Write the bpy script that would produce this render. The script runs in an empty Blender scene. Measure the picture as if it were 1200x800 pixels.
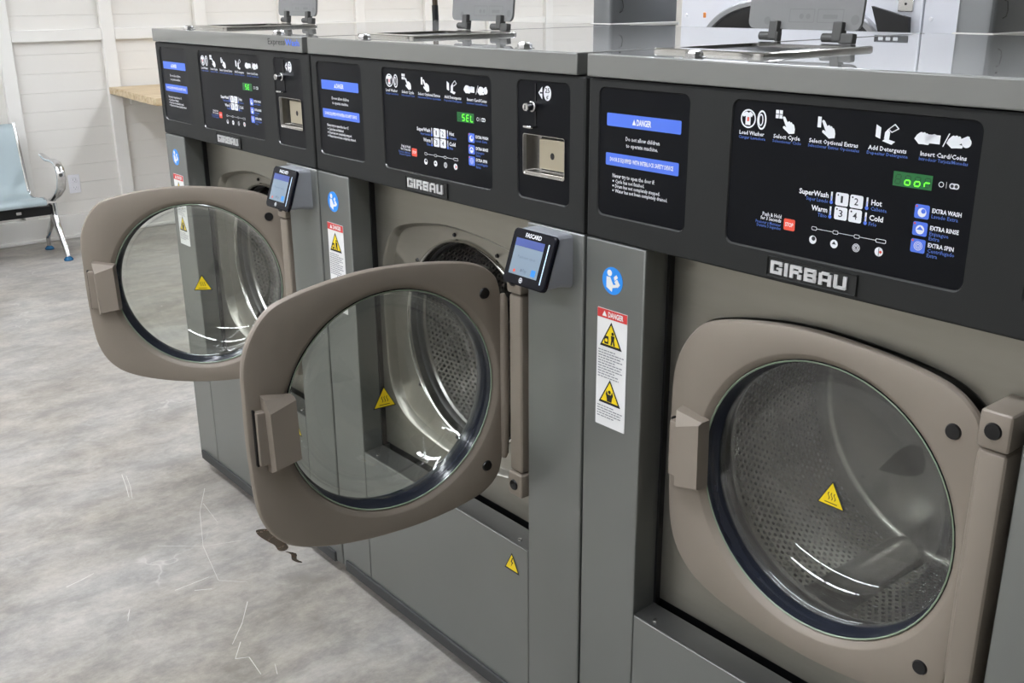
import bpy, bmesh, math, random
from mathutils import Vector, Matrix
from mathutils.geometry import tessellate_polygon
PI = math.pi
random.seed(7)
SC = 1.16                      # model units -> metres
scene = bpy.context.scene
C = scene.collection

# ---------------------------------------------------------------- camera
yaw, pitch, roll, fpx = 0.881955, 0.327507, -0.007159, 1208.37
fw = Vector((-math.sin(yaw)*math.cos(pitch), math.cos(yaw)*math.cos(pitch), -math.sin(pitch)))
rt = Vector((math.cos(yaw), math.sin(yaw), 0)); up = rt.cross(fw)
rt, up = math.cos(roll)*rt + math.sin(roll)*up, -math.sin(roll)*rt + math.cos(roll)*up
cam = bpy.data.cameras.new('camera'); cam.sensor_width = 36; cam.sensor_fit = 'HORIZONTAL'
cam.lens = 36*fpx/1200; cam.clip_start = 0.02; cam.clip_end = 100
camo = bpy.data.objects.new('camera', cam); C.objects.link(camo)
M = Matrix((rt, up, -fw)).transposed().to_4x4()
M.translation = Vector((1.07342, -1.02671, 1.28666))*SC
camo.matrix_world = M
scene.camera = camo
# ---------------------------------------------------------------- world, exposure
world = bpy.data.worlds.new('world'); scene.world = world; world.use_nodes = True
world.node_tree.nodes['Background'].inputs[0].default_value = (.8, .85, .9, 1)
world.node_tree.nodes['Background'].inputs[1].default_value = .3
scene.view_settings.view_transform = 'Standard'; scene.view_settings.look = 'None'
scene.view_settings.gamma = 1; scene.view_settings.use_curve_mapping = False
scene.view_settings.exposure = 0.8
LAMP = 24.0                    # radiance of the ceiling lamp diffusers

# ---------------------------------------------------------------- materials
def hexc(h):
    h = h.lstrip('#'); o = []
    for i in (0, 2, 4):
        c = int(h[i:i+2], 16)/255
        o.append(c/12.92 if c <= .04045 else ((c+.055)/1.055)**2.4)
    return (*o, 1)
MATS = {}
def mat(name, col, rough=.5, metal=0., coat=0., coat_rough=.1, noise=0., nscale=30., bump=0., bscale=200., emit=0., stretch=None, spec=.5):
    m = bpy.data.materials.new(name); m.use_nodes = True; MATS[name] = m
    nt = m.node_tree; b = nt.nodes['Principled BSDF']
    b.inputs['Base Color'].default_value = hexc(col); b.inputs['Roughness'].default_value = rough
    b.inputs['Metallic'].default_value = metal; b.inputs['Coat Weight'].default_value = coat
    b.inputs['Coat Roughness'].default_value = coat_rough; b.inputs['Specular IOR Level'].default_value = spec
    if emit:
        b.inputs['Emission Color'].default_value = hexc(col); b.inputs['Emission Strength'].default_value = emit
    if noise or bump:
        tc = nt.nodes.new('ShaderNodeTexCoord'); mp = nt.nodes.new('ShaderNodeMapping')
        nt.links.new(tc.outputs['Object'], mp.inputs[0])
        if stretch: mp.inputs['Scale'].default_value = stretch
    if noise:
        n = nt.nodes.new('ShaderNodeTexNoise'); n.inputs['Scale'].default_value = nscale; n.inputs['Detail'].default_value = 4
        nt.links.new(mp.outputs[0], n.inputs['Vector'])
        r = nt.nodes.new('ShaderNodeMapRange'); r.inputs['To Min'].default_value = 1-noise; r.inputs['To Max'].default_value = 1+noise
        nt.links.new(n.outputs['Fac'], r.inputs['Value'])
        v = nt.nodes.new('ShaderNodeVectorMath'); v.operation = 'SCALE'; v.inputs[0].default_value = hexc(col)[:3]
        nt.links.new(r.outputs[0], v.inputs['Scale']); nt.links.new(v.outputs[0], b.inputs['Base Color'])
        r2 = nt.nodes.new('ShaderNodeMapRange'); r2.inputs['To Min'].default_value = rough*(1-noise); r2.inputs['To Max'].default_value = rough*(1+noise)
        nt.links.new(n.outputs['Fac'], r2.inputs['Value']); nt.links.new(r2.outputs[0], b.inputs['Roughness'])
    if bump:
        n = nt.nodes.new('ShaderNodeTexNoise'); n.inputs['Scale'].default_value = bscale; n.inputs['Detail'].default_value = 2
        nt.links.new(mp.outputs[0], n.inputs['Vector'])
        bp = nt.nodes.new('ShaderNodeBump'); bp.inputs['Strength'].default_value = bump; bp.inputs['Distance'].default_value = .002
        nt.links.new(n.outputs['Fac'], bp.inputs['Height']); nt.links.new(bp.outputs[0], b.inputs['Normal'])
    return m
mat('graphite', '#80827f', .42, .72, .30, .10, noise=.05, nscale=6)
mat('lid_steel', '#767773', .42, .35, .9, .015, noise=.03, nscale=4)
mat('reveal', '#5c5c5a', .4, .7, .2, .1, noise=.03)
mat('console_grey', '#222322', .6, 0, spec=.28, noise=.03, nscale=60, bump=.15, bscale=900)
mat('console_bevel_glint', '#4a4b4a', .22, .3, .3, .1, noise=.03)  # lighter, glossier console grey: edge highlight put into the bevel colour
mat('kick_grey', '#3c3d3d', .5, .3, noise=.04)
mat('black_base', '#0c0c0d', .8, noise=.1)
mat('panel_black', '#07090f', .35, 0, spec=.15, noise=.02, nscale=10)
mat('taupe', '#8a8074', .5, .15, .10, .25, noise=.03, nscale=40, bump=.08, bscale=1500)
mat('warm_steel', '#928f86', .36, .85, noise=.06, nscale=12, stretch=(1, 1, 8))
mat('bright_steel', '#c4c2bd', .14, 1, noise=.03)
mat('drum_steel', '#aeaca8', .26, 1, noise=.06, nscale=20)
mat('coin_door', '#bdb5a0', .3, .8, noise=.04)
mat('chrome', '#d5d5d5', .06, 1, noise=.02)
mat('screw_steel', '#cfcfcf', .18, 1, noise=.03)
mat('rubber_black', '#0a0a0c', .45, noise=.05)
mat('rubber_navy', '#20242e', .18, 0, .4, .08, noise=.05)
mat('cap_black', '#08080a', .3, noise=.04)
mat('badge_dark', '#232423', .45, .2, noise=.05)
mat('badge_silver', '#c9c9c8', .4, .25, noise=.03)
mat('print_white', '#e9ebee', .6, noise=.02)
mat('print_blue', '#4d74e0', .5, noise=.02)
mat('print_paleblue', '#4a6ab8', .6, noise=.02)
mat('print_red', '#e8513a', .5, noise=.02)
mat('print_grey', '#8f9094', .6, noise=.02)
mat('print_black', '#141414', .6, noise=.02)
mat('print_dark', '#2c2e33', .6, noise=.02)
mat('sticker_white', '#e6e6e4', .45, noise=.02)
mat('sticker_red', '#d23b3a', .45, noise=.02)
mat('sticker_yellow', '#f0d312', .45, noise=.02)
mat('sticker_blue', '#2a8de8', .4, noise=.02)
mat('display_green', '#145a2c', .3, emit=.25)
mat('segment_off', '#0e4420', .4, emit=.1)
mat('segment_on', '#5cf728', .4, emit=1.3)
mat('reader_grey', '#9a9da1', .45, .0, noise=.02)
mat('reader_black', '#090a14', .25, 0, 0, .05, noise=.02, spec=.2)
mat('screen_light', '#728290', .3, emit=.15)
mat('screen_blue', '#3a4a86', .3, emit=.2)
mat('screen_text', '#5a6675', .5, emit=.2)
mat('light_bar', '#b8d0ea', .3, emit=.3)
mat('flap_grey', '#7d7d7c', .5, noise=.06, nscale=40)
mat('flap_mark', '#747473', .5, noise=.05)
mat('hinge_grey', '#4c4c4a', .45, .2, noise=.04)
mat('wall_paint', '#e4e1da', .5, noise=.015, nscale=3)
mat('wall_right_dimming', '#8a8b88', .6, noise=.03, nscale=3)  # unseen wall, darkened to weaken the light coming from the right
mat('trim_paint', '#e9e7e1', .42, noise=.015, nscale=3)
mat('ceiling_paint', '#dfdfdc', .8, noise=.02, nscale=2)
mat('outlet_white', '#eeeef2', .3, noise=.01)
mat('bench_blue', '#a9b7ba', .42, .25, .15, .2, noise=.04, nscale=8)
mat('bench_black', '#08080a', .4, noise=.05)
mat('foot_blue', '#2f6a94', .25, .3, noise=.05)
mat('dryer_white', '#e6e8ee', .3, 0, .3, .1, noise=.01)
mat('dryer_glass', '#090c12', .1, 0, .5, .03, noise=.03)
mat('dryer_ring', '#9b9c9e', .3, .5, noise=.03)
mat('pillar_grey', '#7f8182', .32, .5, .3, .08, noise=.03, nscale=5)
mat('amber', '#e28a3a', .4, noise=.02)
mat('pole_brown', '#4a3a28', .4, noise=.2, nscale=9, stretch=(1, 1, 4))
mat('lamp_housing', '#dddddd', .5, noise=.02)
mat('lamp_diffuser', '#f2f6ff', .5, emit=LAMP)
mat('stain_brown', '#3d3225', .25, noise=.35, nscale=40)
mat('scratch_pale', '#cfcdc6', .6, noise=.05)
mat('glass_green', '#8d9c86', .15, 0, .4, .03, noise=.04)

def wood_mat():
    m = mat('butcher_block', '#c8ab7e', .45, bump=.05, bscale=60, stretch=(14, 1, 14)); nt = m.node_tree; b = nt.nodes['Principled BSDF']
    tc = nt.nodes.new('ShaderNodeTexCoord'); mp = nt.nodes.new('ShaderNodeMapping'); mp.inputs['Scale'].default_value = (18, 1.2, 18)
    nt.links.new(tc.outputs['Object'], mp.inputs[0])
    n = nt.nodes.new('ShaderNodeTexNoise'); n.inputs['Scale'].default_value = 3; n.inputs['Detail'].default_value = 6
    nt.links.new(mp.outputs[0], n.inputs['Vector'])
    r = nt.nodes.new('ShaderNodeValToRGB'); r.color_ramp.elements[0].color = hexc('#b89c72'); r.color_ramp.elements[1].color = hexc('#e0cfae')
    r.color_ramp.elements[0].position = .3; r.color_ramp.elements[1].position = .7
    nt.links.new(n.outputs['Fac'], r.inputs[0]); nt.links.new(r.outputs[0], b.inputs['Base Color'])
wood_mat()

FLOORDIR = 0
def floor_mat():
    m = mat('concrete', '#a6a49f', .4); nt = m.node_tree; b = nt.nodes['Principled BSDF']; L = nt.links.new
    tc = nt.nodes.new('ShaderNodeTexCoord')
    def noise(scale, det=6, rough=.6, dist=0.):
        n = nt.nodes.new('ShaderNodeTexNoise'); n.inputs['Scale'].default_value = scale; n.inputs['Detail'].default_value = det
        n.inputs['Roughness'].default_value = rough; n.inputs['Distortion'].default_value = dist
        L(tc.outputs['Object'], n.inputs['Vector']); return n
    mpf = nt.nodes.new('ShaderNodeMapping'); mpf.inputs['Rotation'].default_value = (0, 0, math.radians(FLOORDIR)); mpf.inputs['Scale'].default_value = (1.35, .75, 1)
    L(tc.outputs['Object'], mpf.inputs[0])
    a = noise(1.6, 10, .62, .3); c = noise(7, 10, .78, .2); d = noise(48, 6, .75)
    for q in (a, c): L(mpf.outputs[0], q.inputs['Vector'])
    r1 = nt.nodes.new('ShaderNodeValToRGB'); e = r1.color_ramp.elements
    e[0].position = .38; e[0].color = hexc('#847c71'); e[1].position = .62; e[1].color = hexc('#acaaa6')
    L(a.outputs['Fac'], r1.inputs[0])
    r2 = nt.nodes.new('ShaderNodeValToRGB'); e = r2.color_ramp.elements
    e[0].position = .40; e[0].color = hexc('#7f7c77'); e[1].position = .62; e[1].color = hexc('#c2bcb1')
    L(c.outputs['Fac'], r2.inputs[0])
    mx = nt.nodes.new('ShaderNodeMix'); mx.data_type = 'RGBA'; mx.inputs['Factor'].default_value = .5
    L(r1.outputs[0], mx.inputs['A']); L(r2.outputs[0], mx.inputs['B'])
    # fine grain
    r3 = nt.nodes.new('ShaderNodeMapRange'); r3.inputs['To Min'].default_value = .74; r3.inputs['To Max'].default_value = 1.26
    L(d.outputs['Fac'], r3.inputs['Value'])
    sc = nt.nodes.new('ShaderNodeVectorMath'); sc.operation = 'SCALE'; L(mx.outputs['Result'], sc.inputs[0]); L(r3.outputs[0], sc.inputs['Scale'])
    # hairline cracks
    v = nt.nodes.new('ShaderNodeTexVoronoi'); v.feature = 'DISTANCE_TO_EDGE'; v.inputs['Scale'].default_value = 1.1
    w = noise(3, 4); vm = nt.nodes.new('ShaderNodeVectorMath'); vm.operation = 'SCALE'; vm.inputs['Scale'].default_value = .5
    L(w.outputs['Color'], vm.inputs[0]); va = nt.nodes.new('ShaderNodeVectorMath'); va.operation = 'ADD'
    L(tc.outputs['Object'], va.inputs[0]); L(vm.outputs[0], va.inputs[1]); L(va.outputs[0], v.inputs['Vector'])
    r4 = nt.nodes.new('ShaderNodeMapRange'); r4.inputs['From Min'].default_value = 0; r4.inputs['From Max'].default_value = .006
    r4.inputs['To Min'].default_value = .35; r4.inputs['To Max'].default_value = 0; L(v.outputs['Distance'], r4.inputs['Value'])
    gate = nt.nodes.new('ShaderNodeMath'); gate.operation = 'MULTIPLY'
    r6 = nt.nodes.new('ShaderNodeMapRange'); r6.inputs['From Min'].default_value = .5; r6.inputs['From Max'].default_value = .6
    L(a.outputs['Fac'], r6.inputs['Value']); L(r4.outputs[0], gate.inputs[0]); L(r6.outputs[0], gate.inputs[1])
    m2 = nt.nodes.new('ShaderNodeMix'); m2.data_type = 'RGBA'; m2.inputs['B'].default_value = hexc('#dddbd5')
    L(gate.outputs[0], m2.inputs['Factor']); L(sc.outputs[0], m2.inputs['A']); L(m2.outputs['Result'], b.inputs['Base Color'])
    r5 = nt.nodes.new('ShaderNodeMapRange'); r5.inputs['To Min'].default_value = .28; r5.inputs['To Max'].default_value = .52
    L(c.outputs['Fac'], r5.inputs['Value']); L(r5.outputs[0], b.inputs['Roughness'])
    bp = nt.nodes.new('ShaderNodeBump'); bp.inputs['Strength'].default_value = .08; bp.inputs['Distance'].default_value = .004
    L(c.outputs['Fac'], bp.inputs['Height']); L(bp.outputs[0], b.inputs['Normal'])
floor_mat()

def glass_mat(name, tint, refl=1.0):
    m = bpy.data.materials.new(name); m.use_nodes = True; MATS[name] = m; nt = m.node_tree
    for n in list(nt.nodes):
        if n.type != 'OUTPUT_MATERIAL': nt.nodes.remove(n)
    out = nt.nodes['Material Output']
    t = nt.nodes.new('ShaderNodeBsdfTransparent'); t.inputs[0].default_value = hexc(tint)
    g = nt.nodes.new('ShaderNodeBsdfGlossy'); g.inputs['Roughness'].default_value = .02; g.inputs[0].default_value = (1, 1, 1, 1)
    lw = nt.nodes.new('ShaderNodeLayerWeight'); lw.inputs['Blend'].default_value = .5
    p = nt.nodes.new('ShaderNodeMath'); p.operation = 'POWER'; p.inputs[1].default_value = 3.5
    nt.links.new(lw.outputs['Facing'], p.inputs[0])
    q = nt.nodes.new('ShaderNodeMath'); q.operation = 'MULTIPLY_ADD'; q.inputs[1].default_value = .75*refl; q.inputs[2].default_value = .075*refl
    nt.links.new(p.outputs[0], q.inputs[0])
    mx = nt.nodes.new('ShaderNodeMixShader'); nt.links.new(q.outputs[0], mx.inputs[0])
    nt.links.new(t.outputs[0], mx.inputs[1]); nt.links.new(g.outputs[0], mx.inputs[2]); nt.links.new(mx.outputs[0], out.inputs[0])
glass_mat('door_glass', '#f6f8f5')

# ---------------------------------------------------------------- mesh helpers
class MB:
    def __init__(s): s.v = []; s.f = []
    def add(s, vs, fs):
        o = len(s.v); s.v += [tuple(v) for v in vs]; s.f += [tuple(i+o for i in f) for f in fs]; return s
    def addbm(s, bm):
        bm.verts.index_update(); s.add([v.co[:] for v in bm.verts], [[v.index for v in f.verts] for f in bm.faces]); bm.free(); return s
    def box(s, x0, x1, y0, y1, z0, z1):
        return s.add([(x0,y0,z0),(x1,y0,z0),(x1,y1,z0),(x0,y1,z0),(x0,y0,z1),(x1,y0,z1),(x1,y1,z1),(x0,y1,z1)],
                     [(0,3,2,1),(4,5,6,7),(0,1,5,4),(1,2,6,5),(2,3,7,6),(3,0,4,7)])
    def rbox(s, x0, x1, y0, y1, z0, z1, r=.004, seg=2):
        bm = bmesh.new(); bmesh.ops.create_cube(bm, size=1)
        for v in bm.verts: v.co = Vector(((x0+x1)/2+v.co.x*(x1-x0), (y0+y1)/2+v.co.y*(y1-y0), (z0+z1)/2+v.co.z*(z1-z0)))
        bmesh.ops.bevel(bm, geom=bm.edges[:], offset=r, segments=seg, profile=.5, affect='EDGES'); return s.addbm(bm)
    def loft(s, cs, cap0=False, cap1=False, close=True):
        n = len(cs[0]); vs = [p for c in cs for p in c]; fs = []
        for k in range(len(cs)-1):
            for i in range(n if close else n-1):
                j = (i+1) % n; fs.append((k*n+i, k*n+j, (k+1)*n+j, (k+1)*n+i))
        if cap0: fs.append(tuple(range(n))[::-1])
        if cap1: fs.append(tuple((len(cs)-1)*n+i for i in range(n)))
        return s.add(vs, fs)
    def prism(s, c, y0, y1): return s.loft([[(x, y0, z) for x, z in c], [(x, y1, z) for x, z in c]], True, True)
    def flat(s, c, y=0.): return s.add([(x, y, z) for x, z in c], [tuple(range(len(c)))])
    def plate(s, outer, holes, y):
        loops = [[Vector((x, z, 0)) for x, z in l] for l in [outer]+holes]
        return s.add([(x, y, z) for l in [outer]+holes for x, z in l], tessellate_polygon(loops))
    def lathe(s, prof, cx, cz, n=64, a0=0, a1=2*PI):
        full = abs(a1-a0-2*PI) < 1e-6; k = n if full else n+1
        cs = [[(cx+r*math.cos(a0+(a1-a0)*i/n), y, cz+r*math.sin(a0+(a1-a0)*i/n)) for i in range(k)] for r, y in prof]
        return s.loft(cs, close=full)
    def cyl(s, p0, p1, r, n=16, r1=None):
        p0, p1 = Vector(p0), Vector(p1); d = (p1-p0).normalized(); a = d.orthogonal().normalized(); b = d.cross(a); r1 = r if r1 is None else r1
        ring = lambda p, q: [p+q*(a*math.cos(2*PI*i/n)+b*math.sin(2*PI*i/n)) for i in range(n)]
        return s.loft([ring(p0, r), ring(p1, r1)], True, True)
    def tube(s, pts, r, n=12, flat=(1, 1), ref=None):
        pts = [Vector(p) for p in pts]; cs = []; m = len(pts)
        for i, p in enumerate(pts):
            t = (pts[min(i+1, m-1)]-pts[max(i-1, 0)]).normalized()
            a = Vector(ref) if ref else t.orthogonal()
            a = (a-t*a.dot(t)).normalized(); b = t.cross(a); rr = r[i] if isinstance(r, (list, tuple)) else r
            cs.append([p+rr*(a*math.cos(2*PI*k/n)*flat[0]+b*math.sin(2*PI*k/n)*flat[1]) for k in range(n)])
        return s.loft(cs, True, True)
    def mesh(s, name, mt, angle=21, recalc=True):
        me = bpy.data.meshes.new(name); me.from_pydata(s.v, [], s.f)
        if recalc:
            bm = bmesh.new(); bm.from_mesh(me); bmesh.ops.recalc_face_normals(bm, faces=bm.faces[:]); bm.to_mesh(me); bm.free()
        me.polygons.foreach_set('use_smooth', [True]*len(me.polygons)); me.set_sharp_from_angle(angle=math.radians(angle))
        me.materials.append(MATS[mt]); me.update(); return me
def rrect(x0, x1, z0, z1, r, n=5):
    o = []
    for cx, cz, a in ((x1-r, z1-r, 0), (x0+r, z1-r, PI/2), (x0+r, z0+r, PI), (x1-r, z0+r, 1.5*PI)):
        o += [(cx+r*math.cos(a+PI/2*i/n), cz+r*math.sin(a+PI/2*i/n)) for i in range(n+1)]
    return o
def circ(cx, cz, r, n=20, rz=None): return [(cx+r*math.cos(2*PI*i/n), cz+(rz or r)*math.sin(2*PI*i/n)) for i in range(n)]
def catmull(pts, n=5):
    o = []; m = len(pts)
    for i in range(m):
        p0, p1, p2, p3 = (Vector(pts[(i+k-1) % m]) for k in range(4))
        for j in range(n):
            t = j/n; o.append(tuple(.5*((2*p1)+(p2-p0)*t+(2*p0-5*p1+4*p2-p3)*t*t+(3*p1-p0-3*p2+p3)*t**3)))
    return o
_tc = {}
def text_poly(s, ext=0., bold=0., res=2):
    k = (s, ext, bold, res)
    if k not in _tc:
        cu = bpy.data.curves.new('t', 'FONT'); cu.body = s; cu.size = 1; cu.resolution_u = res; cu.extrude = ext; cu.offset = bold
        cu.fill_mode = 'FRONT' if ext == 0 else 'BOTH'
        o = bpy.data.objects.new('t', cu); me = bpy.data.meshes.new_from_object(o)
        _tc[k] = ([v.co[:] for v in me.vertices], [tuple(p.vertices) for p in me.polygons])
        bpy.data.objects.remove(o); bpy.data.curves.remove(cu); bpy.data.meshes.remove(me)
    return _tc[k]
CAP = .69
def text(mb, s, x0, x1, z, cap, y, ext=0., bold=.012, res=2, depth=0.):
    """print s between x0 and x1, base line z, capital height cap, on the plane y"""
    vs, fs = text_poly(s, ext, bold, res)
    a = min(v[0] for v in vs); b = max(v[0] for v in vs); sx = (x1-x0)/(b-a); sz = cap/CAP
    return mb.add([(x0+(v[0]-a)*sx, y-(v[2]/ext*depth if ext else 0), z+v[1]*sz) for v in vs], fs)

# ---------------------------------------------------------------- scene-tree helpers
def link(o, parent=None):
    C.objects.link(o)
    if parent: o.parent = parent
    return o
def thing(name, label, cat, loc=(0, 0, 0), group=None):
    o = bpy.data.objects.new(name, None); o.empty_display_size = .1; link(o)
    o.location = Vector(loc)*SC; o.scale = (SC,)*3; o['label'] = label; o['category'] = cat
    if group: o['group'] = group
    return o
def part(name, mb, mt, parent, loc=(0, 0, 0), label=None, angle=21, recalc=True):
    me = mb if isinstance(mb, bpy.types.Mesh) else mb.mesh(name, mt, angle, recalc)
    o = bpy.data.objects.new(name, me); link(o, parent); o.location = loc
    if label: o['label'] = label
    return o
def one(name, mb, mt, label, cat, group=None, loc=(0, 0, 0)):
    o = part(name, mb, mt, None); o.location = Vector(loc)*SC; o.scale = (SC,)*3; o['label'] = label; o['category'] = cat
    if group: o['group'] = group
    return o
def struct(name, mb, mt, label=None):
    o = part(name, mb, mt, None); o.scale = (SC,)*3; o['kind'] = 'structure'
    if label: o['label'] = label
    return o
def copy_tree(o, parent=None):
    c = o.copy(); link(c, parent)
    for ch in list(o.children): copy_tree(ch, c)
    return c
def child(o, name): return next(c for c in o.children if c.name.split('.')[0] == name)

# ================================================================ THE ROOM
XW, XR, YB, YF, ZC = -4.87, 5.0, 5.6, -4.2, 2.75
fl = struct('floor', MB().box(XW-.1, XR+.1, YF-.1, YB+.1, -.08, 0), 'concrete', 'polished grey concrete floor with scuffs')
struct('ceiling', MB().box(XW-.1, XR+.1, YF-.1, YB+.1, ZC, ZC+.08), 'ceiling_paint', 'flat white ceiling')
struct('wall_back', MB().box(XW-.1, XR+.1, YB, YB+.1, 0, ZC), 'wall_paint', 'plain white back wall')
struct('wall_right', MB().box(XR, XR+.1, YF, YB, 0, ZC), 'wall_right_dimming', 'plain unseen right wall, greyed to cut light from that side')
struct('wall_front', MB().box(XW-.1, XR+.1, YF-.1, YF, 0, ZC), 'wall_paint', 'plain white wall behind the camera')
wl = struct('wall_left', MB().box(XW-.1, XW-.012, YF, YB, 0, ZC), 'wall_paint', 'white shiplap wall with battens')
pk = MB().rbox(XW-.012, XW+.004, YF, YB, 0, .0977, .0009, 1).mesh('plank', 'wall_paint')
z = .1
while z < ZC-.1:
    part('plank', pk, None, wl, (0, 0, z)); z += .0983
bt = MB().rbox(XW, XW+.034, 0, .07, .125, ZC, .0025, 1).mesh('batten', 'trim_paint')
ys = [.44+.5345*k for k in range(-8, 10)]
for y in ys: part('batten', bt, None, wl, (0, y, 0))
rl = MB().rbox(XW, XW+.030, .0705, .534, 0, .06, .0025, 1).mesh('rail', 'trim_paint')
for y in ys[:-1]: part('rail', rl, None, wl, (0, y, 1.05))
bb = struct('baseboard_left', MB().rbox(XW+.002, XW+.040, YF, YB, 0, .128, .004, 2), 'trim_paint', 'tall white baseboard')
part('shoe_moulding', MB().rbox(XW+.036, XW+.054, YF, YB, 0, .02, .006, 2), 'trim_paint', bb)
# stain and scratches that belong to the floor
st = catmull([(-1.128, -.054), (-1.115, -.032), (-1.085, -.030), (-1.06, -.036), (-1.03, -.030), (-1.0, -.034), (-.99, -.048), (-1.0, -.06), (-1.03, -.056), (-1.055, -.06), (-1.09, -.064), (-1.115, -.062)], 4)
mb = MB(); mb.add([(x, y, .0012) for x, y in st], [tuple(range(len(st)))])
tail = catmull([(-.985, -.05), (-.96, -.034), (-.935, -.046), (-.915, -.042), (-.918, -.05), (-.94, -.056), (-.965, -.046)], 3)
part('floor_stain', mb, 'stain_brown', fl, label='dark brown damp stain', recalc=False); mb = MB(); mb.add([(x, y, .0012) for x, y in tail], [tuple(range(len(tail)))])
part('floor_stain', mb, 'stain_brown', fl, label='small dark stain beside the larger one', recalc=False)
mb = MB()
for pts, wdt in (([(-1.436, -.057), (-1.313, -.125), (-1.14, -.192), (-.969, -.23), (-.919, -.182)], .0012), ([(-.993, -.324), (-.995, -.283), (-.997, -.24)], .0022), ([(-.844, -.218), (-.775, -.264), (-.717, -.314)], .0016),
                 ([(-.714, -.297), (-.667, -.331), (-.654, -.307), (-.587, -.314)], .0017), ([(-1.669, -.201), (-1.586, -.219), (-1.516, -.237)], .0017), ([(-1.65, -.195), (-1.579, -.21), (-1.505, -.232)], .0013), ([(-1.168, -.509), (-1.176, -.474), (-1.187, -.441)], .003),
                 ([(-.961, -.444), (-.984, -.431), (-.941, -.451)], .0012), ([(-.964, -.29), (-.945, -.257)], .002), ([(-.566, -.289), (-.6, -.277)], .0012), ([(-1.353, -.098), (-1.231, -.113)], .0011), ([(-1.212, -.277), (-1.137, -.189), (-1.1, -.094)], .0013)):
    for (xa, ya), (xb, yb) in zip(pts, pts[1:]):
        d = Vector((xb-xa, yb-ya)).normalized()*wdt*.6; mb.add([(xa-d.y, ya+d.x, .0008), (xa+d.y, ya-d.x, .0008), (xb+d.y*.6, yb-d.x*.6, .0008), (xb-d.y*.6, yb+d.x*.6, .0008)], [(0, 1, 2, 3)])
sk = part('floor_scratches', mb, 'scratch_pale', fl, label='thin pale scratches', recalc=False); sk['kind'] = 'stuff'

# ---------------------------------------------------------------- ceiling lamps
hs = MB().rbox(-.62, .62, -.09, .09, ZC-.07, ZC-.001, .006, 2).mesh('housing', 'lamp_housing')
df = MB().rbox(-.60, .60, -.075, .075, ZC-.082, ZC-.07, .004, 2).mesh('diffuser', 'lamp_diffuser')
for yy, row, xs in ((2.05, 'above the gap behind the washers', (-3.2, -1.6, 0.)), (-.95, 'above the open floor', (-3.6, -2.3, -1.0, .3)), (-3.0, 'nearest the front wall', (-3.6, -2.3, -1.0, .3)), (4.4, 'nearest the back wall', (-3.2, -1.6, 0.))):
    for xx, side in zip(xs, ('at the shiplap wall end', 'second from the shiplap wall', 'third from the shiplap wall', 'fourth from the shiplap wall')):
        t = thing('ceiling_lamp', 'long white ceiling lamp %s, %s' % (row, side), 'lamp', (xx, yy, 0), 'linear ceiling lamps')
        part('housing', hs, None, t); part('diffuser', df, None, t)

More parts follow.
